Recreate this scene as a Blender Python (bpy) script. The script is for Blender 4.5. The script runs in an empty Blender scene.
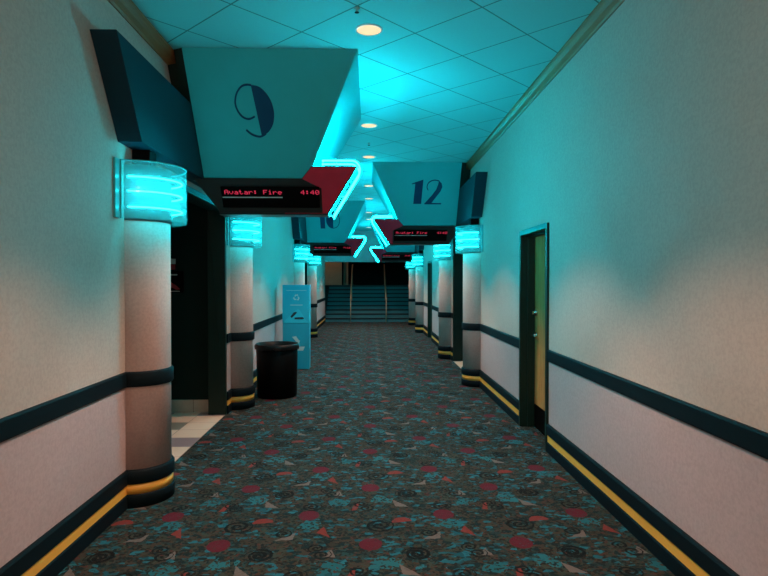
import bpy, bmesh, math, random
from mathutils import Vector, Matrix
random.seed(4)
PI = math.pi
sc = bpy.context.scene
COL = sc.collection

# ------------------------------------------------------------------ layout
XL, XR = -1.715, 1.68          # wall faces
ZC = 3.53                     # ceiling
Y0, YE = -4.0, 22.6           # corridor ends
LC = [5.90, 15.02]            # alcove centres, left wall
RC = [10.46, 19.58]           # alcove centres, right wall
HALF = 1.55                   # column offset from alcove centre
OPEN = 1.06                   # half width of the alcove opening
DOORS = [(5.37, 6.37), (15.4, 16.4)]
def wx(s): return XL if s < 0 else XR
def X(s, d): return wx(s) - s * d     # distance d out from the wall on side s

# ------------------------------------------------------------------ materials
class NT:
    """small helper to write node maths"""
    def __init__(self, name):
        self.m = bpy.data.materials.new(name); self.m.use_nodes = True
        self.t = self.m.node_tree; self.t.nodes.clear()
        self.out = self.t.nodes.new('ShaderNodeOutputMaterial')
    def n(self, kind, **kw):
        nd = self.t.nodes.new(kind)
        for k, v in kw.items(): setattr(nd, k, v)
        return nd
    def put(self, sock, v):
        if hasattr(v, 'is_output'): self.t.links.new(v, sock)
        elif isinstance(v, (tuple, list)) and sock.type == 'RGBA' and len(v) == 3: sock.default_value = (*v, 1)
        else: sock.default_value = v
    def math(self, op, a, b=None, c=None):
        nd = self.n('ShaderNodeMath', operation=op)
        self.put(nd.inputs[0], a)
        if b is not None: self.put(nd.inputs[1], b)
        if c is not None: self.put(nd.inputs[2], c)
        return nd.outputs[0]
    def add(self, a, b): return self.math('ADD', a, b)
    def sub(self, a, b): return self.math('SUBTRACT', a, b)
    def mul(self, a, b): return self.math('MULTIPLY', a, b)
    def lt(self, a, b): return self.math('LESS_THAN', a, b)
    def mix(self, f, a, b):
        nd = self.n('ShaderNodeMix', data_type='RGBA')
        self.put(nd.inputs[0], f); self.put(nd.inputs[6], a); self.put(nd.inputs[7], b)
        return nd.outputs[2]
    def pos(self):
        g = self.n('ShaderNodeNewGeometry'); s = self.n('ShaderNodeSeparateXYZ')
        self.t.links.new(g.outputs['Position'], s.inputs[0])
        return g.outputs['Position'], s.outputs[0], s.outputs[1], s.outputs[2]
    def noise(self, scale, detail=3, vec=None, rough=.55):
        nd = self.n('ShaderNodeTexNoise'); nd.inputs['Scale'].default_value = scale
        nd.inputs['Detail'].default_value = detail; nd.inputs['Roughness'].default_value = rough
        if vec is not None: self.put(nd.inputs['Vector'], vec)
        return nd.outputs['Fac']
    def scalevec(self, v, s):
        nd = self.n('ShaderNodeVectorMath', operation='MULTIPLY'); self.put(nd.inputs[0], v); nd.inputs[1].default_value = s
        return nd.outputs[0]
    def ramp(self, f, stops, interp='LINEAR'):
        nd = self.n('ShaderNodeValToRGB'); cr = nd.color_ramp; cr.interpolation = interp
        while len(cr.elements) < len(stops): cr.elements.new(.5)
        for e, (p, c) in zip(cr.elements, stops): e.position = p; e.color = (*c, 1)
        self.put(nd.inputs[0], f); return nd.outputs[0]
    def bsdf(self, color, rough=.6, metal=0, bump=None, bstr=.2, bdist=.003, spec=.5, **kw):
        b = self.n('ShaderNodeBsdfPrincipled')
        self.put(b.inputs['Base Color'], color); self.put(b.inputs['Roughness'], rough)
        b.inputs['Metallic'].default_value = metal; b.inputs['Specular IOR Level'].default_value = spec
        for k, v in kw.items(): self.put(b.inputs[k], v)
        if bump is not None:
            bn = self.n('ShaderNodeBump'); bn.inputs['Strength'].default_value = bstr; bn.inputs['Distance'].default_value = bdist
            self.put(bn.inputs['Height'], bump); self.t.links.new(bn.outputs[0], b.inputs['Normal'])
        self.t.links.new(b.outputs[0], self.out.inputs[0])
        return self.m

def paint(name, col, rough=.55, metal=0, var=.12, scale=6, spec=.5, **kw):
    n = NT(name); p = n.pos()[0]
    f = n.noise(scale, 4, p)
    c = n.mix(f, tuple(x * (1 - var) for x in col), tuple(x * (1 + var) for x in col))
    return n.bsdf(c, rough, metal, spec=spec, **kw)

def emit(name, col, s):
    n = NT(name); e = n.n('ShaderNodeEmission'); n.put(e.inputs[0], col); e.inputs[1].default_value = s
    n.t.links.new(e.outputs[0], n.out.inputs[0]); return n.m

def wallpaper(name, upper, lower):
    n = NT(name); p, x, y, z = n.pos()
    lo = n.lt(z, .90)
    base = n.mix(lo, upper, lower)
    cloud = n.noise(3.2, 5, p, .6)
    weave = n.noise(60, 2, n.scalevec(p, (1, 1, .12)))
    cross = n.noise(60, 2, n.scalevec(p, (.12, .12, 1)))
    wv = n.mul(n.add(weave, cross), .5)
    c = n.mix(n.mul(cloud, .35), base, tuple(a * .62 for a in upper))
    fl = n.ramp(n.noise(58, 3, p), [(.40, (0, 0, 0)), (.64, (1, 1, 1))])
    c = n.mix(n.mul(wv, .26), c, (.78, .68, .60))
    c = n.mix(n.mul(fl, .22), c, (.25, .21, .19))
    return n.bsdf(c, .75, bump=wv, bstr=.25, bdist=.002, spec=.25)

UP, LO = (.51, .45, .40), (.47, .37, .40)
M = {}
M['wall'] = wallpaper('woven wallpaper', UP, LO)
M['column'] = wallpaper('column wallpaper', (.53, .385, .355), (.52, .365, .335))
M['navy'] = paint('navy rubber trim', (.0045, .0115, .016), .55, spec=.08)
M['yellow'] = paint('yellow stripe', (.86, .465, .075), .45)
M['crown'] = None
M['green'] = paint('dark green paint', (.004, .020, .015), .4)
M['jamb'] = paint('dark green door jamb', (.004, .022, .016), .45, spec=.3)
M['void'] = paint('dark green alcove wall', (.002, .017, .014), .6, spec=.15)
M['black'] = paint('black plastic', (.0014, .0014, .0016), .5, spec=.08)
M['blackmetal'] = paint('black metal', (.005, .005, .006), .4, spec=.2)
M['header'] = paint('deep blue header paint', (.006, .034, .052), .5, spec=.15)
M['panel'] = paint('blue grey sign paint', (.03, .46, .49), .55, var=.06, spec=.25)
M['digit'] = paint('navy numeral paint', (.006, .050, .12), .4, spec=.2)
M['burgundy'] = paint('burgundy red glow panel', (.62, .030, .065), .4)  # red glow at the marquee end, put into a panel colour
M['marquee'] = paint('black marquee face', (.022, .026, .026), .32)
M['sleeve'] = paint('grey blue dimming sleeve', (.07, .16, .18), .5)  # for the sleeve added to dim the shaft behind the rings
M['steel'] = paint('brushed steel', (.55, .53, .50), .3, 1.0, .05, 20)
M['chrome'] = paint('satin nickel', (.62, .60, .57), .25, 1.0, .04, 20)
M['aqua'] = paint('printed cyan cardboard', (.004, .43, .60), .6, var=.05)
M['aqua_low'] = paint('printed deeper cyan cardboard', (.004, .34, .48), .6, var=.05)
M['print'] = paint('pale print', (.42, .62, .64), .6, var=.03)
M['ink'] = paint('dark print', (.008, .03, .04), .6)
M['plate'] = paint('white back plate', (.65, .68, .68), .4)
M['brass'] = paint('pale oak handrail', (.42, .25, .15), .4)
M['tilebase'] = None
M['paper'] = paint('white notice paper', (.55, .50, .45), .6)
M['red'] = paint('red print', (.36, .025, .03), .5)
M['step'] = paint('stair carpet', (.045, .15, .165), .9, var=.35, scale=40)
M['nosing'] = paint('black rubber nosing', (.004, .005, .006), .6)
M['beige'] = paint('beige lobby wall', (.42, .30, .20), .8)
M['header_wall'] = paint('painted end header', (.42, .46, .46), .7)
M['ticker'] = emit('red diodes', (1.0, .055, .13), .65)
M['neon'] = emit('cyan neon', (.0006, .78, .97), 395.0)
M['ringneon'] = emit('cyan neon ring', (.010, .82, .94), 38.0)
M['lamp'] = emit('warm lamp lens', (1.0, .74, .44), 1.15)

def wood(name, a, b, sc_=(6, 6, .6), rough=.4):
    n = NT(name); p = n.pos()[0]
    f = n.noise(5, 6, n.scalevec(p, sc_), .65)
    g = n.noise(30, 3, n.scalevec(p, sc_))
    c = n.ramp(n.add(n.mul(f, .75), n.mul(g, .25)), [(.3, a), (.7, b)])
    return n.bsdf(c, rough, bump=g, bstr=.1)
M['door'] = wood('varnished oak door', (.36, .15, .04), (.68, .36, .12))
M['crown'] = wood('stained crown moulding', (.20, .095, .034), (.34, .18, .07), (6, .5, 6))

def tiles():
    n = NT('ceramic floor tiles'); p, x, y, z = n.pos()
    T = .322
    u = n.math('DIVIDE', n.add(x, 20 * T + 1.72), T); v = n.math('DIVIDE', n.add(y, 10 * T - 5.62), T)
    fu, fv = n.math('FRACT', u), n.math('FRACT', v)
    iu, iv = n.math('FLOOR', u), n.math('FLOOR', v)
    ev = n.lt(n.math('MODULO', iv, 2.0), .5)
    par = n.lt(n.math('MODULO', n.add(iu, n.add(n.mul(iv, .5), 0)), 2.0), .75)
    tint = n.mix(n.lt(n.math('MODULO', n.add(iv, 0), 4.0), .5), (.25, .21, .24), (.17, .21, .18))
    col = n.mix(n.mul(ev, par), (.80, .66, .52), tint)
    g = n.math('MAXIMUM', n.math('MAXIMUM', n.lt(fu, .018), n.lt(fv, .018)), 0)
    col = n.mix(g, col, (.17, .13, .11))
    col = n.mix(n.mul(n.noise(14, 4, p), .25), col, (.45, .36, .29))
    return n.bsdf(col, .3)
M['tile'] = tiles()
def tilebase():
    n = NT('ceramic base tiles'); p, x, y, z = n.pos()
    g = n.lt(n.math('FRACT', n.math('DIVIDE', n.add(n.add(x, y), 40.05), .30)), .02)
    c = n.mix(n.noise(10, 4, p), (.40, .35, .28), (.56, .49, .39))
    return n.bsdf(n.mix(g, c, (.12, .10, .08)), .35)
M['tilebase'] = tilebase()

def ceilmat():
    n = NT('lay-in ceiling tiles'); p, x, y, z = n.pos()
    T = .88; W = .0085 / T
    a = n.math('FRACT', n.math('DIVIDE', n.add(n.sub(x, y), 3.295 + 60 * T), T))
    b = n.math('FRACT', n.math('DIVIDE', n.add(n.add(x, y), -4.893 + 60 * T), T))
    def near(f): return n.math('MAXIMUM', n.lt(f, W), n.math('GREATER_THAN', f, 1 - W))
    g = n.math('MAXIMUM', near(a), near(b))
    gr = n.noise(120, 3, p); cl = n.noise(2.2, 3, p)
    c = n.mix(gr, (.15, .58, .61), (.19, .68, .71))  # teal tint puts the cyan neon light into the tile colour
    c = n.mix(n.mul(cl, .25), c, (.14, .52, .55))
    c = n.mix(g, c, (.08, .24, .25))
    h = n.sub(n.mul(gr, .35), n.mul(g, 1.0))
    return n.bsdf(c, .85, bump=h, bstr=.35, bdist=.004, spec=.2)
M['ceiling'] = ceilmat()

def carpet():
    n = NT('patterned corridor carpet'); p, x, y, z = n.pos()
    wob = n.noise(28, 2, p)
    xx = n.add(x, n.mul(n.sub(wob, .5), .018)); yy = n.add(y, n.mul(n.sub(n.noise(31, 2, n.scalevec(p, (1, 1.1, 1))), .5), .018))
    PX, PY = .92, .96
    # base: overlapping facets of brown, olive and teal
    def vor(scale, sx=1.0, sy=1.0, rot=0.0):
        mp = n.n('ShaderNodeMapping'); n.put(mp.inputs[0], p); mp.inputs['Scale'].default_value = (sx, sy, 1); mp.inputs['Rotation'].default_value = (0, 0, rot)
        v = n.n('ShaderNodeTexVoronoi'); v.inputs['Scale'].default_value = scale; n.put(v.inputs['Vector'], mp.outputs[0])
        s = n.n('ShaderNodeSeparateColor'); n.t.links.new(v.outputs['Color'], s.inputs[0])
        return s.outputs[0], s.outputs[1]
    a, a2 = vor(19, 1, .75, .5); b, b2 = vor(64); c_, c2 = vor(34, .7, 1.1, -.6)
    big = n.noise(2.3, 2, p)
    base = n.ramp(a, [(0, (.036, .034, .024)), (.22, (.054, .040, .029)), (.42, (.022, .038, .036)), (.60, (.044, .054, .040)), (.76, (.020, .058, .058)), (.90, (.034, .044, .032))], 'CONSTANT')
    speck = n.ramp(b, [(0, (.020, .014, .010)), (.3, (.060, .037, .024)), (.55, (.011, .017, .016)), (.78, (.048, .051, .034)), (.93, (.090, .030, .024))], 'CONSTANT')
    col = n.mix(n.lt(b2, .50), base, speck)
    teal = n.mix(a2, (.008, .070, .092), (.020, .155, .20))
    col = n.mix(n.mul(n.lt(c_, .14), n.lt(b2, .9)), col, teal)
    col = n.mix(n.mul(n.math('GREATER_THAN', c_, .82), n.lt(b2, .85)), col, (.007, .020, .021))
    # thin dark diagonal drawing lines
    dl = n.math('FRACT', n.math('DIVIDE', n.add(n.add(n.mul(xx, .8), n.mul(yy, 1.0)), 60), .48))
    col = n.mix(n.mul(n.lt(dl, .010), .8), col, (.004, .006, .006))
    def cell(cx, cy):
        u = n.sub(n.mul(n.math('FRACT', n.math('DIVIDE', n.add(n.sub(xx, cx), PX * 40.5), PX)), PX), PX / 2)
        v = n.sub(n.mul(n.math('FRACT', n.math('DIVIDE', n.add(n.sub(yy, cy), PY * 40.5), PY)), PY), PY / 2)
        return u, v
    def lay(mask, colr):
        nonlocal col
        # tufts break the motif edges a little
        col = n.mix(n.mul(mask, n.add(.72, n.mul(n.lt(b2, .8), .23))), col, colr)
    def patch(mask, colr):
        nonlocal col
        col = n.mix(n.mul(mask, n.mul(n.lt(b, .62), n.math('GREATER_THAN', a2, .25))), col, colr)
    def ell(u, v, ru, rv):
        return n.lt(n.add(n.math('POWER', n.math('ABSOLUTE', n.math('DIVIDE', u, ru)), 2.0), n.math('POWER', n.math('ABSOLUTE', n.math('DIVIDE', v, rv)), 2.0)), 1.0)
    def half(u, v, a, b, c): return n.lt(n.add(n.add(n.mul(u, a), n.mul(v, b)), c), 0.0)
    def both(*ms):
        r = ms[0]
        for q in ms[1:]: r = n.mul(r, q)
        return r
    def poly(u, v, pts):          # convex, counter-clockwise
        ms = []
        for i, (x0, y0) in enumerate(pts):
            x1, y1 = pts[(i + 1) % len(pts)]
            ms.append(half(u, v, (y1 - y0), -(x1 - x0), -(y1 - y0) * x0 + (x1 - x0) * y0))
        return both(*ms)
    def spiral(cx, cy, R, pitch, ph=0.0):
        u, v = cell(cx, cy)
        r = n.math('SQRT', n.add(n.mul(u, u), n.mul(v, v)))
        th = n.math('DIVIDE', n.math('ARCTAN2', v, u), 2 * PI)
        f = n.math('FRACT', n.add(n.sub(n.math('DIVIDE', r, pitch), th), 10 + ph))
        lay(both(n.lt(f, .48), n.lt(r, R)), (.0015, .0022, .0022))
    CRIM, ORG, PALE = (.12, .010, .022), (.22, .034, .028), (.17, .13, .115)
    u, v = cell(.53, 3.80); patch(poly(u, v, [(-.09, -.05), (.05, -.09), (.10, .03), (-.02, .09)]), (.016, .13, .155))
    u, v = cell(.10, 4.23); patch(poly(u, v, [(-.10, -.05), (.06, -.08), (.09, .05), (-.05, .09)]), (.02, .14, .165))
    u, v = cell(.70, 3.22); patch(poly(u, v, [(-.08, -.05), (.05, -.09), (.09, .03), (-.03, .08)]), (.014, .12, .145))
    u, v = cell(.01, 3.51); lay(ell(u, v, .070, .082), CRIM)
    u, v = cell(.51, 3.95); lay(ell(u, v, .070, .082), CRIM)
    u, v = cell(.22, 3.83); lay(both(ell(u, v, .068, .075), half(u, v, .2, -1, 0)), ORG)
    u, v = cell(.62, 3.68); lay(poly(u, v, [(-.035, .0), (.055, -.075), (.005, .085)]), ORG)
    u, v = cell(-.10, 4.09); lay(poly(u, v, [(-.022, -.06), (.012, -.06), (.03, .06), (-.004, .06)]), ORG)
    u, v = cell(.39, 3.60); lay(n.math('MAXIMUM', poly(u, v, [(-.06, -.03), (.05, -.02), (.06, .075)]), poly(u, v, [(.01, -.03), (.055, -.02), (.065, .08)])), PALE)
    u, v = cell(.20, 4.13); lay(poly(u, v, [(-.03, .09), (-.015, -.03), (.085, -.045)]), PALE)
    u, v = cell(.675, 3.395); lay(poly(u, v, [(-.03, -.04), (.05, -.05), (.02, .05)]), PALE)
    spiral(.068, 3.777, 0.097, 0.043); spiral(.279, 3.377, 0.085, 0.037, .3); spiral(.375, 3.665, 0.059, 0.033, .6)
    spiral(.605, 3.46, 0.053, 0.030, .1); spiral(.645, 3.38, 0.057, 0.033, .5)
    spiral(-.06, 4.14, 0.053, 0.030, .4); spiral(-.02, 4.07, 0.057, 0.033, .8); spiral(.516, 4.10, 0.071, 0.035, .2); spiral(.29, 4.34, 0.073, 0.037, .7)
    dk = n.n('ShaderNodeMix', data_type='RGBA', blend_type='MULTIPLY'); dk.inputs[0].default_value = 1.0; n.put(dk.inputs[6], col); dk.inputs[7].default_value = (.78, .84, .86, 1); col = dk.outputs[2]
    pile = n.noise(260, 2, p)
    return n.bsdf(col, .95, bump=pile, bstr=.5, bdist=.006, spec=.12, **{'Sheen Weight': .02, 'Sheen Roughness': .5})
M['carpet'] = carpet()

def frosted():
    n = NT('frosted sconce glass'); p = n.pos()[0]
    tr = n.n('ShaderNodeBsdfTransparent'); tr.inputs[0].default_value = (.80, .97, .97, 1)
    tl = n.n('ShaderNodeBsdfTranslucent'); tl.inputs[0].default_value = (.62, .9, .9, 1)
    df = n.n('ShaderNodeBsdfDiffuse'); df.inputs[0].default_value = (.55, .8, .8, 1)
    gl = n.n('ShaderNodeBsdfGlossy'); gl.inputs['Roughness'].default_value = .15
    m1 = n.n('ShaderNodeMixShader'); m1.inputs[0].default_value = .5
    n.t.links.new(tl.outputs[0], m1.inputs[1]); n.t.links.new(df.outputs[0], m1.inputs[2])
    m2 = n.n('ShaderNodeMixShader'); f = n.add(.08, n.mul(n.noise(38, 3, p), .12)); n.put(m2.inputs[0], f)
    n.t.links.new(tr.outputs[0], m2.inputs[1]); n.t.links.new(m1.outputs[0], m2.inputs[2])
    m3 = n.n('ShaderNodeMixShader'); m3.inputs[0].default_value = .04
    n.t.links.new(m2.outputs[0], m3.inputs[1]); n.t.links.new(gl.outputs[0], m3.inputs[2])
    n.t.links.new(m3.outputs[0], n.out.inputs[0]); return n.m
M['glass'] = frosted()
def edgeglass():
    n = NT('sconce glass edge'); return n.bsdf((.06, .45, .48), .3)
M['glassedge'] = edgeglass()

# ------------------------------------------------------------------ mesh helpers
def bm_box(bm, a, b, mi=0):
    x0, x1 = sorted((a[0], b[0])); y0, y1 = sorted((a[1], b[1])); z0, z1 = sorted((a[2], b[2]))
    v = [bm.verts.new(c) for c in ((x0, y0, z0), (x1, y0, z0), (x1, y1, z0), (x0, y1, z0), (x0, y0, z1), (x1, y0, z1), (x1, y1, z1), (x0, y1, z1))]
    for f in ((0, 3, 2, 1), (4, 5, 6, 7), (0, 1, 5, 4), (1, 2, 6, 5), (2, 3, 7, 6), (3, 0, 4, 7)):
        fc = bm.faces.new([v[i] for i in f]); fc.material_index = mi
def bm_loft(bm, A, B, mi=0):
    """closed solid between two matching loops of points"""
    va = [bm.verts.new(p) for p in A]; vb = [bm.verts.new(p) for p in B]
    k = len(A); fs = [bm.faces.new(va[::-1]), bm.faces.new(vb)]
    for i in range(k): fs.append(bm.faces.new((va[i], va[(i + 1) % k], vb[(i + 1) % k], vb[i])))
    for f in fs: f.material_index = mi
def bm_tube(bm, pts, r, seg=10, mi=0):
    pts = [Vector(p) for p in pts]; rings = []
    up = None
    for i, p in enumerate(pts):
        t = (pts[min(i + 1, len(pts) - 1)] - pts[max(i - 1, 0)]).normalized()
        if up is None:
            up = Vector((0, 0, 1)) if abs(t.z) < .9 else Vector((0, 1, 0))
        s = t.cross(up).normalized(); up = s.cross(t).normalized()
        rings.append([bm.verts.new(p + r * (math.cos(2 * PI * k / seg) * s + math.sin(2 * PI * k / seg) * up)) for k in range(seg)])
    for a, b in zip(rings, rings[1:]):
        for k in range(seg):
            f = bm.faces.new((a[k], a[(k + 1) % seg], b[(k + 1) % seg], b[k])); f.smooth = True; f.material_index = mi
    for rg, rev in ((rings[0], True), (rings[-1], False)):
        f = bm.faces.new(rg if rev else rg[::-1]); f.material_index = mi
def bm_lathe(bm, prof, c=(0, 0), seg=48, a0=0.0, a1=2 * PI, mi=0, smooth=True, cap=False):
    """profile of (r, z) swept about a vertical axis"""
    full = abs(a1 - a0 - 2 * PI) < 1e-6
    cnt = seg if full else seg + 1
    cols = []
    for k in range(cnt):
        a = a0 + (a1 - a0) * k / seg
        cols.append([bm.verts.new((c[0] + r * math.cos(a), c[1] + r * math.sin(a), z)) for r, z in prof])
    for k in range(seg):
        A, B = cols[k], cols[(k + 1) % cnt]
        for i in range(len(prof) - 1):
            if prof[i][0] < 1e-6 and prof[i + 1][0] < 1e-6: continue
            f = bm.faces.new((A[i], B[i], B[i + 1], A[i + 1])); f.smooth = smooth; f.material_index = mi
def finish(name, bm, mats, parent=None, bevel=0, loc=None, autosmooth=False):
    bmesh.ops.remove_doubles(bm, verts=bm.verts, dist=1e-5)
    bmesh.ops.recalc_face_normals(bm, faces=bm.faces)
    me = bpy.data.meshes.new(name); bm.to_mesh(me); bm.free()
    for m in (mats if isinstance(mats, (list, tuple)) else [mats]): me.materials.append(m)
    o = bpy.data.objects.new(name, me); COL.objects.link(o)
    if parent is not None:
        o.parent = parent; o.matrix_parent_inverse = Matrix.Translation(parent.location).inverted()
    if bevel:
        b = o.modifiers.new('bevel', 'BEVEL'); b.width = bevel; b.segments = 2; b.limit_method = 'ANGLE'
    return o
def thing(name, label, cat, loc, group=None):
    o = bpy.data.objects.new(name, None); COL.objects.link(o); o.location = loc; o.empty_display_size = .1
    o['label'] = label; o['category'] = cat
    if group: o['group'] = group
    return o
def struct(name, bm, mats, parent=None, bevel=0):
    o = finish(name, bm, mats, parent, bevel)
    if parent is None: o['kind'] = 'structure'
    return o
def arc(cx, cy, r, a0, a1, k): return [(cx + r * math.cos(a0 + (a1 - a0) * i / k), cy + r * math.sin(a0 + (a1 - a0) * i / k)) for i in range(k + 1)]
def B(): return bmesh.new()

# ------------------------------------------------------------------ room shell
bm = B(); bm_box(bm, (XL, Y0, -.1), (XR + .138, YE + .1, 0)); struct('floor', bm, M['carpet'])
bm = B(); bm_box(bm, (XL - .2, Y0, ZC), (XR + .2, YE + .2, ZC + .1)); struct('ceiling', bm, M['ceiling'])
OPZ = 2.50
def build_wall(s, name):
    gaps = [(c - OPEN - .06, c + OPEN + .06, OPZ) for c in (LC if s < 0 else RC)]
    if s > 0: gaps += [(a + .01, b - .01, 2.13) for a, b in DOORS]
    gaps.sort(); bm = B(); y = Y0
    a, b = wx(s), wx(s) + s * .15
    for g0, g1, gz in gaps:
        bm_box(bm, (a, y, 0), (b, g0, ZC)); bm_box(bm, (a, g0, gz), (b, g1, ZC)); y = g1
    bm_box(bm, (a, y, 0), (b, YE + .1, ZC))
    struct(name, bm, M['wall'])
build_wall(-1, 'wall_left'); build_wall(1, 'wall_right')
bm = B(); bm_box(bm, (XL - .15, Y0 - .15, 0), (XR + .15, Y0, ZC)); struct('wall_near', bm, M['wall'])
bm = B(); bm_box(bm, (XL, YE, 2.34), (XR, YE + .1, ZC)); struct('wall_back', bm, M['header_wall'])

# crown moulding, chair rail, baseboard in runs between the openings and columns
def crown(s):
    bm = B(); prof = [(0, 3.44), (.012, 3.44), (.022, 3.455), (.05, 3.475), (.072, 3.50), (.085, 3.51), (.085, ZC), (0, ZC)]
    bm_loft(bm, [(X(s, d), Y0, z) for d, z in prof], [(X(s, d), YE, z) for d, z in prof])
    struct('trim_1' if s < 0 else 'trim_2', bm, M['crown'])
crown(-1); crown(1)
def runs(s):
    cuts = []
    for c in (LC if s < 0 else RC):
        cuts += [(c - HALF - .21, c - HALF + .21), (c - OPEN - .06, c + OPEN + .06), (c + HALF - .21, c + HALF + .21)]
    if s > 0: cuts += DOORS
    cuts.sort(); y = Y0; out = []
    for a, b in cuts:
        out.append((y, a)); y = b
    out.append((y, YE)); return [r for r in out if r[1] - r[0] > .02]
RAIL = [(0, .85), (.012, .852), (.017, .862), (.017, .948), (.012, .958), (0, .96)]
def base_profile(bm, y0, y1, s):
    for prof, mi in (([(0, 0), (.020, 0), (.020, .088), (.014, .096), (0, .096)], 0),
                     ([(0, .0965), (.011, .0965), (.011, .1595), (0, .1595)], 1),
                     ([(0, .160), (.014, .160), (.020, .168), (.020, .250), (.012, .263), (0, .265)], 0)):
        bm_loft(bm, [(X(s, d), y0, z) for d, z in prof], [(X(s, d), y1, z) for d, z in prof], mi)
for s, nm in ((-1, 'left'), (1, 'right')):
    for y0, y1 in runs(s):
        bm = B(); bm_loft(bm, [(X(s, d), y0, z) for d, z in RAIL], [(X(s, d), y1, z) for d, z in RAIL])
        struct('trim_3' if s < 0 else 'trim_4', bm, M['navy'])
        bm = B(); base_profile(bm, y0, y1, s); struct('baseboard_' + nm, bm, [M['navy'], M['yellow']])

# ------------------------------------------------------------------ alcoves behind the openings
def alcove(s, c):
    nm = 'left' if s < 0 else 'right'
    y0, y1 = c - 1.20, c + 1.20; xo = wx(s) + s * .15; xe = wx(s) + s * 1.9
    bm = B(); bm_box(bm, (wx(s), c - OPEN - .06, .0002), (xo, c + OPEN + .06, .002)); bm_box(bm, (xo, y0, -.1), (xe, y1, .002)); struct('floor_alcove', bm, M['tile'])
    bm = B()
    bm_box(bm, (xo, y0 - .08, 0), (xe, y0, OPZ)); bm_box(bm, (xo, y1, 0), (xe, y1 + .08, OPZ)); bm_box(bm, (xe, y0 - .08, 0), (xe + s * .08, y1 + .08, OPZ))
    struct('wall_alcove', bm, M['void'])
    bm = B(); bm_box(bm, (xo, y0 - .08, OPZ), (xe, y1 + .08, OPZ + .06)); struct('ceiling_alcove', bm, M['void'])
    bm = B(); bm_box(bm, (xo + s * .06, y1 - .012, .001), (xe, y1, .155)); bm_box(bm, (xe - s * .012, y0 + .012, .001), (xe, y1 - .012, .155)); bm_box(bm, (xo + s * .06, y0, .001), (xe, y0 + .012, .155))
    struct('baseboard_alcove', bm, M['tilebase'])
    # painted steel opening frame: two jambs and a head
    bm = B()
    for q in (-1, 1):
        e = c + q * OPEN
        bm_box(bm, (wx(s) - s * .004, e, 0.001), (wx(s) + s * .205, c + q * (OPEN + .06), OPZ))
        bm_box(bm, (wx(s) + s * .151, c + q * (OPEN + .06), 0.001), (wx(s) + s * .205, c + q * 1.199, OPZ))
    bm_box(bm, (wx(s) - s * .004, c - OPEN, OPZ - .06), (wx(s) + s * .205, c + OPEN, OPZ))
    struct('trim_5' if s < 0 else 'trim_6', bm, M['jamb'], bevel=.004)
for c in LC: alcove(-1, c)
for c in RC: alcove(1, c)

# notice and poster on the far side wall of the near alcove
yw = LC[0] + 1.20
t = thing('wall_notice', 'small white and red notice high on dark alcove wall, above the poster', 'notice', (-2.44, yw, 1.73))
bm = B(); bm_box(bm, (-2.56, yw - .012, 1.73), (-2.33, yw - .001, 1.875)); finish('frame', bm, M['blackmetal'], t)
bm = B(); bm_box(bm, (-2.55, yw - .015, 1.805), (-2.34, yw - .0125, 1.868)); finish('header_strip', bm, M['paper'], t)
bm = B(); bm_box(bm, (-2.55, yw - .015, 1.738), (-2.345, yw - .0125, 1.80)); finish('red_strip', bm, M['red'], t)
t = thing('wall_poster', 'small dark poster with a red smear on the alcove wall below the notice', 'poster', (-2.4, yw, 1.47))
bm = B(); bm_box(bm, (-2.62, yw - .015, 1.46), (-2.245, yw - .001, 1.72)); finish('frame', bm, M['black'], t)
bm = B()
pts = [(-2.58, 1.62), (-2.50, 1.64), (-2.42, 1.60), (-2.34, 1.55), (-2.285, 1.50), (-2.33, 1.495), (-2.42, 1.535), (-2.58, 1.54)]
bm_loft(bm, [(x, yw - .018, z) for x, z in pts], [(x, yw - .0155, z) for x, z in pts]); finish('red_picture', bm, M['red'], t)
bm = B(); bm_box(bm, (-2.60, yw - .018, 1.668), (-2.32, yw - .0155, 1.684)); finish('title_bar', bm, M['paper'], t); bm = B(); bm_box(bm, (-2.40, yw - .018, 1.472), (-2.29, yw - .0155, 1.480)); finish('caption_bar', bm, M['paper'], t)

# ------------------------------------------------------------------ end stairs and the dark lobby above them
NS, RH, TD, YS = 9, .157, .30, YE + .1
st = thing('staircase', 'wide dark teal carpeted staircase rising across the far end of corridor', 'staircase', (0, YS, 0))
for k in range(NS):
    bm = B(); bm_box(bm, (XL, YS + k * TD, 0), (XR, YS + (k + 1) * TD + (1.2 if k == NS - 1 else 0), RH * (k + 1) - .003))
    o = finish('step', bm, M['step'], st)
    bm = B(); z = RH * (k + 1); y = YS + k * TD
    bm_box(bm, (XL + .002, y - .012, z - .062), (XR - .002, y - .001, z)); bm_box(bm, (XL + .002, y - .012, z - .003), (XR - .002, y + .06, z + .002))
    nz = finish('nosing', bm, M['nosing'], o)
for xx, lb in ((-.715, 'pale handrail on the stairs, left of the two rails'), (.67, 'pale handrail on the stairs, right of the two rails')):
    t = thing('handrail', lb, 'handrail', (xx, YS, 0), 'handrails on the end stairs')
    top = (xx, YS + NS * TD, RH * NS + .90)
    bm = B(); bm_tube(bm, [(xx, YS - .18, .90), (xx, YS - .02, .90), (xx, YS + .3, 1.06), top, (xx, top[1] + .3, top[2])], .028, 12); finish('rail', bm, M['brass'], t)
    for k, y in ((-1, YS - .14), (4, YS + 4.5 * TD), (8, YS + 8.5 * TD)):
        zf = 0 if k < 0 else RH * (k + 1)
        zt = .88 if k < 0 else zf + .90 - .06
        bm = B(); bm_tube(bm, [(xx, y, zf), (xx, y, zt)], .017, 10); finish('post', bm, M['brass'], t)
ZU = RH * NS
bm = B(); bm_box(bm, (-3.6, YS + NS * TD + 1.2, ZU - .1), (3.2, YS + 9.5, ZU - .003)); struct('floor_lobby', bm, M['void'])
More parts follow.
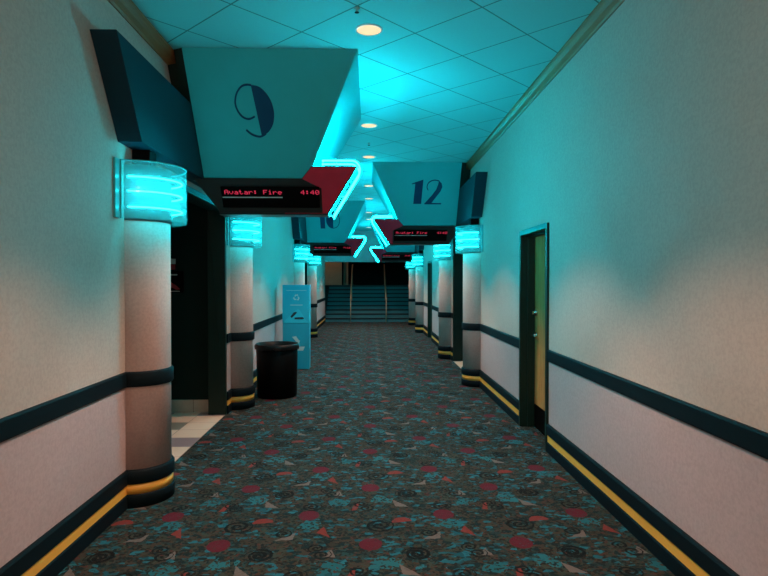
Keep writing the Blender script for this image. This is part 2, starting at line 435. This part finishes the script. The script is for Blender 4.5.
for a_, b_ in (((XL - .15, YS + .001, 0), (XL - .001, YS + NS * TD, ZU)), ((XR + .001, YS + .001, 0), (XR + .15, YS + NS * TD, ZU)),
               ((-3.7, YS + .001, ZU), (-3.6, YS + 9.5, 4.2)), ((3.2, YS + .001, ZU), (3.3, YS + 9.5, 4.2)), ((-3.6, YS + 9.5, ZU - .1), (3.2, YS + 9.6, 4.2))):
    bm = B(); bm_box(bm, a_, b_); struct('wall_lobby', bm, M['void'])
bm = B(); bm_box(bm, (-3.7, YS, 4.2), (3.3, YS + 9.6, 4.3)); struct('ceiling_lobby', bm, M['void'])
bm = B(); bm_box(bm, (-3.5, YS + 4.6, ZU), (-1.28, YS + 4.8, 4.2)); struct('wall_lobby_panel', bm, M['beige'])
bm = B(); bm_box(bm, (-1.27, YS + 4.55, ZU), (-1.20, YS + 4.8, 4.2)); bm_box(bm, (-1.20, YS + 4.65, ZU), (-.98, YS + 4.8, 4.2), 1); struct('trim_7', bm, [M['black'], M['beige']])

# ------------------------------------------------------------------ side doors
def side_door(i, a, b):
    s = 1; x = XR
    root = bpy.data.objects.new('door_%d' % i, None); COL.objects.link(root); root.location = (x, (a + b) / 2, 0); root['kind'] = 'structure'
    fw = .05
    bm = B()
    for (q0, q1) in ((a, a + fw), (b - fw, b)): bm_box(bm, (x - .022, q0, 0.001), (x + .19, q1, 2.145))
    bm_box(bm, (x - .022, a + fw, 2.095), (x + .19, b - fw, 2.145))
    for (q0, q1) in ((a + fw, a + fw + .016), (b - fw - .016, b - fw)): bm_box(bm, (x + .06, q0, 0.001), (x + .135, q1, 2.095))
    bm_box(bm, (x + .06, a + fw, 2.079), (x + .135, b - fw, 2.095))
    struct('door_frame', bm, M['jamb'], root, bevel=.003)
    bm = B(); bm_box(bm, (x + .14, a + fw + .003, .012), (x + .185, b - fw - .003, 2.09)); struct('door_leaf', bm, M['door'], root)
    bm = B(); bm_box(bm, (x + .134, a + fw + .02, .014), (x + .139, b - fw - .02, .255)); struct('kick_plate', bm, M['black'], root)
    bm = B(); bm_box(bm, (x + .19, a - .1, 0), (x + .24, b + .1, 2.3)); struct('door_back', bm, M['void'], root)
    yh = b - fw - .075
    bm = B(); bm_lathe(bm, [(0, 0), (.030, 0), (.030, .008), (.012, .012), (.012, .05), (0, .05)], seg=24)
    bmesh.ops.rotate(bm, verts=bm.verts, matrix=Matrix.Rotation(-PI / 2, 3, 'Y')); bmesh.ops.translate(bm, verts=bm.verts, vec=(x + .1395, yh, 1.01))
    bm_tube(bm, [(x + .093, yh + .008, 1.01), (x + .090, yh - .03, 1.012), (x + .092, yh - .08, 1.008), (x + .096, yh - .125, 1.0)], .0105, 10)
    struct('door_handle', bm, M['chrome'], root)
    bm = B(); bm_lathe(bm, [(0, 0), (.032, 0), (.032, .012), (.022, .022), (.022, .03), (0, .03)], seg=24)
    bmesh.ops.rotate(bm, verts=bm.verts, matrix=Matrix.Rotation(-PI / 2, 3, 'Y')); bmesh.ops.translate(bm, verts=bm.verts, vec=(x + .1395, yh, 1.255))
    bm_box(bm, (x + .09, yh - .006, 1.24), (x + .112, yh + .006, 1.272))
    struct('deadbolt', bm, M['chrome'], root)
for i, (a, b) in enumerate(DOORS): side_door(i + 1, a, b)

# ------------------------------------------------------------------ columns and sconces
RCOL = .23
def half_angles(s): return (-PI / 2, PI / 2) if s < 0 else (PI / 2, 3 * PI / 2)
def column(s, yc, label):
    c = (wx(s), yc); a0, a1 = half_angles(s)
    t = thing('column', label, 'column', (X(s, RCOL), yc, 0), 'half-round wall columns')
    bm = B(); bm_lathe(bm, [(0, .001), (RCOL, .001), (RCOL, 2.42), (0, 2.42)], c, 40, a0, a1)
    finish('shaft', bm, M['column'], t)
    bm = B(); r = RCOL
    bm_lathe(bm, [(r, .85), (r + .012, .852), (r + .018, .862), (r + .018, .948), (r + .012, .958), (r, .96)], c, 40, a0, a1); finish('rail_band', bm, M['navy'], t)
    bm = B(); bm_lathe(bm, [(r, .001), (r + .022, .001), (r + .022, .086), (r + .016, .096), (r, .096)], c, 40, a0, a1)
    bm_lathe(bm, [(r, .165), (r + .014, .165), (r + .022, .173), (r + .022, .252), (r + .012, .265), (r, .267)], c, 40, a0, a1); finish('base_band', bm, M['navy'], t)
    bm = B(); bm_lathe(bm, [(r, .0965), (r + .012, .0965), (r + .012, .1645), (r, .1645)], c, 40, a0, a1); finish('yellow_stripe', bm, M['yellow'], t)
def sconce(s, yc, label):
    w = wx(s); a0, a1 = half_angles(s); R = .335
    t = thing('wall_sconce', label, 'wall lamp', (X(s, .3), yc, 2.03), 'glass and neon sconces around the columns')
    bm = B(); bm_lathe(bm, [(R, 2.03), (R, 2.43), (R - .006, 2.43), (R - .006, 2.03), (R, 2.03)], (X(s, .012), yc), 40, a0, a1); finish('glass_shade', bm, M['glass'], t)
    for q in (-1, 1):
        bm = B(); bm_box(bm, (X(s, .001), yc + q * (R - .004), 2.03), (X(s, .016), yc + q * (R + .075), 2.43))
        bm_box(bm, (X(s, .0155), yc + q * (R - .008), 2.03), (X(s, .026), yc + q * (R + .004), 2.43))
        finish('wall_flange', bm, M['glassedge'], t)
    bm = B(); bm_lathe(bm, [(R - .007, 2.426), (R + .002, 2.426), (R + .002, 2.434), (R - .007, 2.434), (R - .007, 2.426)], (X(s, .012), yc), 40, a0, a1); finish('top_edge', bm, M['glassedge'], t)
    bm = B(); bm_lathe(bm, [(RCOL, 2.028), (RCOL + .007, 2.030), (RCOL + .007, 2.415), (RCOL, 2.418)], (w, yc), 40, a0, a1); finish('dimming_sleeve', bm, M['sleeve'], t)  # added dark sleeve, keeps the lit shaft from burning out behind the glass
    for z in (2.115, 2.225, 2.325):
        pts = [(X(s, .03) + .285 * math.cos(a), yc + .285 * math.sin(a), z) for a in [a0 + .06 + (a1 - a0 - .12) * k / 24 for k in range(25)]]
        bm = B(); bm_tube(bm, pts, .0062, 8); finish('neon_ring', bm, M['ringneon'], t)
    bm = B(); bm_box(bm, (X(s, .001), yc - .10, 2.4205), (X(s, .13), yc + .03, 2.548)); finish('transformer_box', bm, M['black'], t, bevel=.004)
cols = []
for s, cs in ((-1, LC), (1, RC)):
    for c in cs: cols += [(s, c - HALF), (s, c + HALF)]
side_words = {
    0: ('nearest half-round column on left wall, at the near edge of tiled opening', 'glowing cyan sconce around nearest column on left wall'),
    1: ('half-round column on left wall just behind the black trash can', 'glowing cyan sconce above the black trash can, below the number 9 sign'),
    2: ('third half-round column on left wall, first beyond the blue cardboard bin', 'glowing cyan sconce on left wall, first beyond the blue cardboard bin'),
    3: ('last half-round column on left wall before the dark stairs', 'last glowing cyan sconce on left wall before the dark stairs'),
    4: ('nearest half-round column on right wall, first beyond the wooden door', 'glowing cyan sconce on right wall, first beyond the wooden door'),
    5: ('second half-round column on right wall, far side of the dark opening', 'glowing cyan sconce on second right column, under the number 12 sign'),
    6: ('third half-round column on right wall, just past the far dark door', 'glowing cyan sconce on third right column, just past the far dark door'),
    7: ('last half-round column on right wall, standing beside the dark stairs', 'last glowing cyan sconce on right wall beside the dark stairs')}
for i, (s, y) in enumerate(cols):
    column(s, y, side_words[i][0]); sconce(s, y, side_words[i][1])

# ------------------------------------------------------------------ raked header slabs over the openings
RAKE = .66
def yf(c, z, off=0): return c - 1.05 + RAKE * (ZC - z) - off
def yb(c, z, off=0): return c + 1.05 - RAKE * (ZC - z) + off
def header(s, c, label):
    t = thing('header_panel', label, 'header panel', (X(s, .08), c, 2.55), 'deep blue raked headers over the openings')
    pr = [(c - 2.28, 3.145), (c - 1.885, 2.55), (c + 1.885, 2.55), (c + 2.28, 3.145)]
    bm = B(); bm_loft(bm, [(X(s, .001), y, z) for y, z in pr], [(X(s, .166), y, z) for y, z in pr]); finish('slab', bm, M['header'], t, bevel=.003)
    zi, zt = 3.147, ZC - .001       # dark infill between slab, wall and ceiling
    A = [(X(s, .087), yf(c, zt) + .05, zt), (X(s, .1665), yf(c, zt) + .012, zt), (X(s, .1665), yf(c, zi) + .012, zi), (X(s, .003), yf(c, zi) + .09, zi), (X(s, .003), yf(c, 3.437) + .09, 3.437), (X(s, .087), yf(c, 3.437) + .05, 3.437)]
    Bk = [(x, 2 * c - y, z) for x, y, z in A]
    bm = B(); bm_loft(bm, A, Bk); finish('infill', bm, M['green'], t)
header(-1, LC[0], 'deep blue raked header slab on left wall beside number 9 sign')
header(1, RC[0], 'deep blue raked header slab on right wall beside number 12 sign')
header(-1, LC[1], 'deep blue raked header slab on left wall beside number 10 sign')
header(1, RC[1], 'deep blue raked header slab on right wall beside the farthest sign')

# ------------------------------------------------------------------ hanging signs
def stroke(bm, pts, w, place, t0, t1):
    """thin stroke of constant width as a chain of little quads"""
    L, Rr = [], []
    for i, p in enumerate(pts):
        a = pts[max(i - 1, 0)]; b = pts[min(i + 1, len(pts) - 1)]
        dx, dz = b[0] - a[0], b[1] - a[1]; l = math.hypot(dx, dz) or 1
        L.append((p[0] - dz / l * w / 2, p[1] + dx / l * w / 2)); Rr.append((p[0] + dz / l * w / 2, p[1] - dx / l * w / 2))
    poly = L + Rr[::-1]
    for i in range(len(pts) - 1):
        q = [L[i], L[i + 1], Rr[i + 1], Rr[i]]
        bm_loft(bm, [place(x, z, t0) for x, z in q], [place(x, z, t1) for x, z in q])
def smooth_pts(p, k=5):
    out = []
    for i in range(len(p) - 1):
        p0, p1, p2, p3 = p[max(i - 1, 0)], p[i], p[i + 1], p[min(i + 2, len(p) - 1)]
        for j in range(k):
            u = j / k
            out.append(tuple(.5 * (2 * p1[a] + (p2[a] - p0[a]) * u + (2 * p0[a] - 5 * p1[a] + 4 * p2[a] - p3[a]) * u * u + (3 * p1[a] - p0[a] - 3 * p2[a] + p3[a]) * u ** 3) for a in (0, 1)))
    out.append(p[-1]); return out
def numeral(bm, txt, place, t0, t1):
    def solid(pts): bm_loft(bm, [place(x, z, t0) for x, z in pts], [place(x, z, t1) for x, z in pts])
    if txt == '9':
        kx, kz = .337 / 310, .385 / 420
        m = lambda L: [((x - 248) * kx, (305 - z) * kz) for x, z in L]
        outer = smooth_pts(m([(238, 98), (300, 112), (350, 160), (385, 225), (400, 310), (388, 395), (355, 455), (318, 488), (282, 497)]))
        solid(outer)
        stroke(bm, smooth_pts(m([(240, 100), (205, 97), (160, 112), (118, 165), (98, 240), (112, 305), (148, 352), (195, 366), (242, 345)])), .014, place, t0, t1)
        stroke(bm, smooth_pts(m([(318, 488), (275, 510), (235, 507), (195, 488), (160, 455)])), .014, place, t0, t1)
    if txt == '12':
        kx, kz = .508 / 207, .365 / 163
        m = lambda L: [((x - 168) * kx, (177 - z) * kz) for x, z in L]
        solid(m([(88, 112), (141, 94), (134, 258), (80, 258)])); solid(m([(64, 122), (88, 112), (87, 121), (64, 126)]))
        stroke(bm, smooth_pts(m([(178, 165), (168, 142), (180, 112), (215, 97), (250, 103)])), .014, place, t0, t1)
        solid(m([(246, 100), (266, 118), (272, 142), (262, 172), (238, 205), (202, 256), (157, 256), (205, 200), (232, 160), (243, 125)]))
        solid(m([(157, 252), (274, 252), (271, 261), (157, 261)]))
    if txt == '10':
        solid([(-.20, .165), (-.08, .19), (-.08, -.19), (-.19, -.19)])
        L = [(.12 + .17 * math.cos(a), .19 * math.sin(a)) for a in [PI / 2 + PI * i / 20 for i in range(21)]]
        solid(L)
        stroke(bm, [(.12 + .16 * math.cos(a), .183 * math.sin(a)) for a in [-PI / 2 + PI * i / 20 for i in range(21)]], .014, place, t0, t1)
G57 = {'A': ['01110', '10001', '10001', '11111', '10001', '10001', '10001'], 'v': ['00000', '00000', '10001', '10001', '10001', '01010', '00100'],
       'a': ['00000', '00000', '01110', '00001', '01111', '10001', '01111'], 't': ['01000', '01000', '11100', '01000', '01000', '01001', '00110'],
       'r': ['00000', '00000', '10110', '11001', '10000', '10000', '10000'], ':': ['00000', '01100', '01100', '00000', '01100', '01100', '00000'],
       'F': ['11111', '10000', '10000', '11110', '10000', '10000', '10000'], 'i': ['00100', '00000', '01100', '00100', '00100', '00100', '01110'],
       'e': ['00000', '00000', '01110', '10001', '11111', '10000', '01110'], ' ': ['00000'] * 7,
       '4': ['00010', '00110', '01010', '10010', '11111', '00010', '00010'], '0': ['01110', '10001', '10011', '10101', '11001', '10001', '01110'],
       '1': ['00100', '01100', '00100', '00100', '00100', '00100', '01110'], '2': ['01110', '10001', '00001', '00110', '01000', '10000', '11111'],
       '3': ['01110', '10001', '00001', '00110', '00001', '10001', '01110'], '7': ['11111', '00001', '00010', '00100', '01000', '01000', '01000']}
def ticker_text(bm, txt, x0, ztop, pitch, px, pz, place, t0, t1):
    for k, ch in enumerate(txt):
        for r, row in enumerate(G57[ch]):
            i = 0
            while i < 5:
                if row[i] == '1':
                    j = i
                    while j < 5 and row[j] == '1': j += 1
                    xa, xb = x0 + k * pitch + i * px, x0 + k * pitch + j * px - px * .12
                    za, zb = ztop - r * pz, ztop - (r + 1) * pz + pz * .12
                    q = [(xa, za), (xb, za), (xb, zb), (xa, zb)]
                    bm_loft(bm, [place(x, z, t0) for x, z in q], [place(x, z, t1) for x, z in q])
                    i = j
                else: i += 1

def sign(s, c, num, film, time, label):
    t = thing('hanging_sign', label, 'sign', (X(s, .9), c, 2.25), 'hanging auditorium signs with neon edges')
    zt, zb = ZC - .001, 2.562
    # tapering body
    rows = [(zt, .169, 1.623), (zb, .169, 1.143)]
    A = [(X(s, .169), yf(c, zt), zt), (X(s, 1.623), yf(c, zt), zt), (X(s, 1.143), yf(c, zb), zb), (X(s, .169), yf(c, zb), zb)]
    Bk = [(x, 2 * c - y, z) for x, y, z in A]
    bm = B(); bm_loft(bm, A, Bk); finish('body', bm, M['panel'], t, bevel=.004)
    # numeral on the raked face; x = to the viewer's right, z measured along height
    xc = X(s, .715)
    nrm = Vector((0, -1, -RAKE)).normalized()
    def on_face(x, z, th, zc=3.09, xo=None):
        zz = zc + z; return Vector(((xc if xo is None else xo) + x, yf(c, zz), zz)) + nrm * th
    if num:
        bm = B(); numeral(bm, num, on_face, .0005, .007); finish('numeral', bm, M['digit'], t)
    # marquee box: slanted outline, raked front and back
    out = [(.064, 2.545), (.168, 2.547), (.169, 2.56), (.275, 2.25), (1.318, 2.25), (1.608, 2.66), (1.18, 2.66), (1.086, 2.56)]
    main = [(.064, 2.56), (.275, 2.25), (1.318, 2.25), (1.3235, 2.258), (1.19, 2.56)]
    OFF = .028
    bm = B()
    A = [(X(s, d), yf(c, z, OFF), z) for d, z in out]; Bk = [(x, y + .21, z) for x, y, z in A]
    bm_loft(bm, A, Bk); mq = finish('marquee', bm, M['marquee'], t, bevel=.003)
    endp = [(1.308, 2.256), (1.592, 2.654), (1.184, 2.654), (1.09, 2.557), (1.106, 2.549), (1.266, 2.476), (1.266, 2.26), (.9, 2.26), (.9, 2.256)]
    bm = B(); bm_loft(bm, [(X(s, d), yf(c, z, OFF + .005), z) for d, z in endp], [(X(s, d), yf(c, z, OFF + .0005), z) for d, z in endp]); finish('red_glow_panel', bm, M['burgundy'], mq)  # coloured panel stands in for the red glow on the marquee
    # darker face plate on the inner part of the marquee
    plate = [(.085, 2.548), (.285, 2.262), (1.262, 2.262), (1.262, 2.475), (1.10, 2.548)]
    bm = B(); bm_loft(bm, [(X(s, d), yf(c, z, OFF + .005), z) for d, z in plate], [(X(s, d), yf(c, z, OFF + .0005), z) for d, z in plate]); finish('face_plate', bm, M['marquee'], mq)
    bm = B(); lip = [(.268, 2.243), (1.312, 2.243), (1.318, 2.2495), (.272, 2.2495)]
    bm_loft(bm, [(X(s, d), yf(c, z, OFF + .016), z) for d, z in lip], [(X(s, d), yf(c, z, OFF) + .20, z) for d, z in lip]); finish('bottom_tray', bm, M['marquee'], mq)
    # ticker housing and its text
    w0, w1 = sorted((X(s, .32), X(s, 1.245)))
    q = [(w0, 2.303), (w1, 2.303), (w1, 2.488), (w0, 2.488)]
    def on_plate(x, z, th): return (x, yf(c, z, OFF + th), z)
    bm = B(); bm_loft(bm, [on_plate(x, z, .006) for x, z in q], [on_plate(x, z, .034) for x, z in q]); hs = finish('ticker_housing', bm, M['black'], mq, bevel=.008)
    q = [(w0 + .012, 2.388), (w1 - .35, 2.388), (w1 - .35, 2.396), (w0 + .012, 2.396)]
    bm = B(); bm_loft(bm, [on_plate(x, z, .0345) for x, z in q], [on_plate(x, z, .046) for x, z in q]); finish('ledge', bm, M['plate'], hs)
    for nm, tx, xs in (('title_text', film, w0 + .034), ('time_text', time, w1 - .045 * len(time) + .006)):
        bm = B(); ticker_text(bm, tx, xs, 2.456, .0455, .0076, .0054, on_plate, .0343, .0365); finish(nm, bm, M['ticker'], hs)
    # two neon tubes round the outer rim
    cr = .075
    e0 = Vector((1.285, 2.715)); k_ = Vector((1.70, 2.715)); e1 = Vector((1.375, 2.245))
    u0 = (e0 - k_).normalized(); u1 = (e1 - k_).normalized()
    ang = math.acos(max(-1, min(1, u0.dot(u1)))); tl = cr / math.tan(ang / 2)
    pa, pb = k_ + u0 * tl, k_ + u1 * tl
    bis = (u0 + u1).normalized(); cc = k_ + bis * (cr / math.sin(ang / 2))
    va, vb = pa - cc, pb - cc
    path = [e0 + (pa - e0) * i / 6 for i in range(6)]
    for i in range(11):
        f = i / 10; v = va * (1 - f) + vb * f; path.append(cc + v.normalized() * cr)
    path += [pb + (e1 - pb) * i / 6 for i in range(1, 7)]
    for dy, sh in ((.010, 0.0), (.125, .010)):
        pts = [(X(s, p.x - sh), yf(c, p.y) + dy, p.y - sh) for p in path]
        a0 = Vector(pts[0]); a1 = Vector(pts[-1])
        pts = [tuple(a0 + Vector((0, .05, 0)))] + pts + [tuple(a1 + Vector((0, .05, 0)))]
        bm = B(); bm_tube(bm, pts, .0078, 10); finish('neon_tube', bm, M['neon'], t)
    for p in (path[3], path[10], path[-4], path[-1]):
        pin = Vector((min(p.x, 1.318 + (p.y - 2.25) * .707), min(p.y, 2.655)))
        bm = B(); bm_tube(bm, [(X(s, pin.x - .004), yf(c, pin.y) + .07, pin.y), (X(s, p.x - .012), yf(c, p.y) + .07, p.y - .004)], .006, 8); finish('tube_support', bm, M['plate'], t)
sign(-1, LC[0], '9', 'Avatar: Fire', '4:40', 'large teal hanging sign with number 9, red ticker and double neon edge')
sign(1, RC[0], '12', 'Avatar: Fire', '4:40', 'teal hanging sign with number 12 on right side, cyan neon edge')
sign(-1, LC[1], '10', 'Avatar: Fire', '7:10', 'teal hanging sign with number 10, farther down the left side')
sign(1, RC[1], '', 'Avatar: Fire', '3:40', 'farthest hanging sign on right, mostly hidden below the number 12 sign')

# ------------------------------------------------------------------ ceiling fittings
DLY = [-1.90, -.08, 2.66, 4.48, 7.22, 9.04, 11.78, 13.60, 16.34, 18.16, 20.9]
ordw = {2: 'first', 3: 'nearest', 4: 'second', 5: 'third', 6: 'fourth', 7: 'fifth', 8: 'sixth', 9: 'seventh', 10: 'eighth'}
for i, y in enumerate(DLY):
    lab = {3: 'round warm downlight nearest the camera, above and right of number 9 sign'}.get(i, 'round warm recessed downlight, %s along the ceiling centre line' % ordw.get(i, 'one overhead behind the camera'))
    t = thing('downlight', lab, 'downlight', (0, y, ZC), 'round downlights along the ceiling')
    bm = B(); bm_lathe(bm, [(.092, ZC - .0005), (.108, ZC - .0005), (.106, ZC - .006), (.095, ZC - .006), (.092, ZC - .0005)], (0, y), 40); finish('trim_ring', bm, M['plate'], t)
    bm = B(); bm_lathe(bm, [(0, ZC - .003), (.0935, ZC - .003), (.0935, ZC - .001), (0, ZC - .001)], (0, y), 40); finish('lens', bm, M['lamp'], t)
    l = bpy.data.lights.new('downlight_lamp', 'SPOT'); l.energy = 245; l.color = (1.0, .54, .37); l.spot_size = math.radians(92); l.spot_blend = .36; l.shadow_soft_size = .07
    lo = bpy.data.objects.new('downlight_lamp', l); COL.objects.link(lo); lo.location = (0, y, ZC - .03)
    lo.parent = t; lo.matrix_parent_inverse = Matrix.Translation(t.location).inverted()
for (x, y), lab in (((-.085, 4.13), 'small sprinkler head beside the nearest downlight'), ((0, 8.15), 'small sprinkler head between the second and third downlights')):
    t = thing('ceiling_sprinkler', lab, 'sprinkler', (x, y, ZC), 'ceiling sprinklers')
    bm = B(); bm_lathe(bm, [(0, ZC), (.022, ZC), (.020, ZC - .005), (.007, ZC - .008), (.006, ZC - .03), (0, ZC - .03)], (x, y), 20); finish('body', bm, M['steel'], t)
    bm = B(); bm_lathe(bm, [(0, ZC - .0302), (.016, ZC - .0302), (.016, ZC - .033), (0, ZC - .033)], (x, y), 20); finish('deflector', bm, M['blackmetal'], t)
# added warm fill light just behind the camera, no fixture of its own
l = bpy.data.lights.new('rear_fill', 'POINT'); l.energy = 115; l.color = (1, .55, .38); l.shadow_soft_size = .25
lo = bpy.data.objects.new('rear_fill', l); COL.objects.link(lo); lo.location = (0, -.5, 2.3)
# dim ceiling lamp up in the stair lobby
l = bpy.data.lights.new('lobby_lamp', 'POINT'); l.energy = 40; l.color = (1, .66, .40); l.shadow_soft_size = .1
lo = bpy.data.objects.new('lobby_lamp', l); COL.objects.link(lo); lo.location = (-2.5, YS + 3.6, 3.9)

# ------------------------------------------------------------------ bins
t = thing('trash_can', 'round black plastic trash can on the carpet by left wall', 'trash can', (-1.28, 8.1, 0))
cx, cy = -1.28, 8.1
bm = B(); bm_lathe(bm, [(0, .001), (.262, .001), (.272, .012), (.285, .685), (.279, .69), (.27, .67), (.258, .03), (0, .03)], (cx, cy), 56); finish('body', bm, M['black'], t)
bm = B(); bm_lathe(bm, [(.284, .672), (.300, .676), (.305, .700), (.300, .725), (.286, .733), (.274, .722), (.272, .694), (.284, .672)], (cx, cy), 56); finish('rim', bm, M['blackmetal'], t)
bm = B()   # liner bag inside with a crumpled cuff
for k in range(56):
    pass
prof = []
seg = 72; cl = []
for k in range(seg):
    a = 2 * PI * k / seg; j = random.uniform(-.0015, .0015)
    cl.append([bm.verts.new((cx + r * math.cos(a), cy + r * math.sin(a), z + dz * j * 10)) for r, z, dz in ((.306 + j * .5, .664, 1), (.309 + j * .3, .705, 0), (.290, .7345, 0), (.268 + j, .720, 0), (.262 + j, .60, 0), (.22, .25, 0))])
for k in range(seg):
    a_, b_ = cl[k], cl[(k + 1) % seg]
    for i in range(5):
        f = bm.faces.new((a_[i], b_[i], b_[i + 1], a_[i + 1])); f.smooth = True
finish('liner', bm, paint('black bin liner', (.003, .003, .0035), .4, spec=.2), t)

t = thing('recycling_bin', 'tall blue cardboard recycling bin with printed arrows beside left wall', 'recycling bin', (-1.32, 10.75, 0))
x0, x1, y0, y1 = -1.565, -1.085, 10.55, 10.80
bm = B(); bm_box(bm, (x0, y0, .001), (x1, y1, .83)); finish('carton', bm, M['aqua_low'], t, bevel=.004)
bm = B()
pr = [(y0 - .004, .8305), (y1, .8305), (y1, 1.53), (y0 - .004, 1.53)]
bm_loft(bm, [(x0 - .003, y, z) for y, z in pr], [(x1 + .003, y, z) for y, z in pr])
up = finish('display_hood', bm, M['aqua'], t, bevel=.004)
yp = y0 - .004
def flat(name, polys, mat, par, y, th=.0012):
    bm = B()
    for P in polys: bm_loft(bm, [(x, y - th, z) for x, z in P], [(x, y - .0001, z) for x, z in P])
    return finish(name, bm, mat, par)
xm = (x0 + x1) / 2
def rec_arrow(cx, cz, r, rot):
    # one bent arrow of the three-arrow recycling triangle
    P = [(-.60, -.02), (-.30, .50), (.22, .50), (.22, .66), (.56, .32), (.22, .02), (.22, .18), (-.12, .18), (-.32, -.18)]
    return [[(cx + r * ((x) * math.cos(rot) - (z + .38) * math.sin(rot)), cz + r * ((x) * math.sin(rot) + (z + .38) * math.cos(rot))) for x, z in P]]
polys = []
for k in range(3): polys += rec_arrow(xm + .01, 1.30, .062, k * 2 * PI / 3)
flat('arrow_print', polys, M['print'], up, yp)
flat('caption_print', [[(xm - .10, 1.158), (xm + .12, 1.158), (xm + .12, 1.170), (xm - .10, 1.170)]], M['print'], up, yp)
flat('headline_print', [[(xm - .17, 1.425), (xm + .19, 1.425), (xm + .19, 1.432), (xm - .17, 1.432)]], M['print'], up, yp)
flat('hill_print', [[(x0 + .01, .845), (x1 - .01, .845), (x1 - .05, .875), (xm + .08, 1.05), (xm + .04, 1.095), (xm - .02, 1.055), (x0 + .09, .93)]], paint('light cyan print', (.010, .52, .68), .6), up, yp)
bt = flat('bottle_print', [[(xm - .10, .955), (xm - .075, .93), (xm + .0, 1.0), (xm + .02, 1.03), (xm + .0, 1.045), (xm - .04, 1.03)], [(xm - .025, .905), (xm + .12, .905), (xm + .155, .925), (xm + .12, .945), (xm - .025, .938)]], M['ink'], up, yp - .0013)
flat('chasing_arrow_print', [[(xm - .07, .585), (xm + .0, .60), (xm + .055, .52), (xm + .075, .53), (xm + .055, .455), (xm - .02, .475), (xm + .01, .488), (xm - .03, .54)], [(xm - .01, .335), (xm + .13, .335), (xm + .16, .41), (xm + .04, .41), (xm + .04, .43), (xm - .01, .385)]], M['print'], t, y0)

# ------------------------------------------------------------------ world, camera, look
w = bpy.data.worlds.new('World'); sc.world = w; w.use_nodes = True
w.node_tree.nodes['Background'].inputs[0].default_value = (0, 0, 0, 1)
cam = bpy.data.cameras.new('Camera'); co = bpy.data.objects.new('Camera', cam); COL.objects.link(co)
co.location = (0, 0, 1.60); co.rotation_euler = (PI / 2 - math.atan(7 / 580), 0, -math.atan(15 / 580))
cam.sensor_width = 36; cam.lens = 580 / 768 * 36
cam.clip_start = .05; cam.clip_end = 100
sc.camera = co
vs = sc.view_settings
vs.view_transform = 'Standard'; vs.look = 'None'; vs.gamma = 1; vs.use_curve_mapping = False; vs.exposure = 0
sc.cycles.max_bounces = 8; sc.cycles.transparent_max_bounces = 16
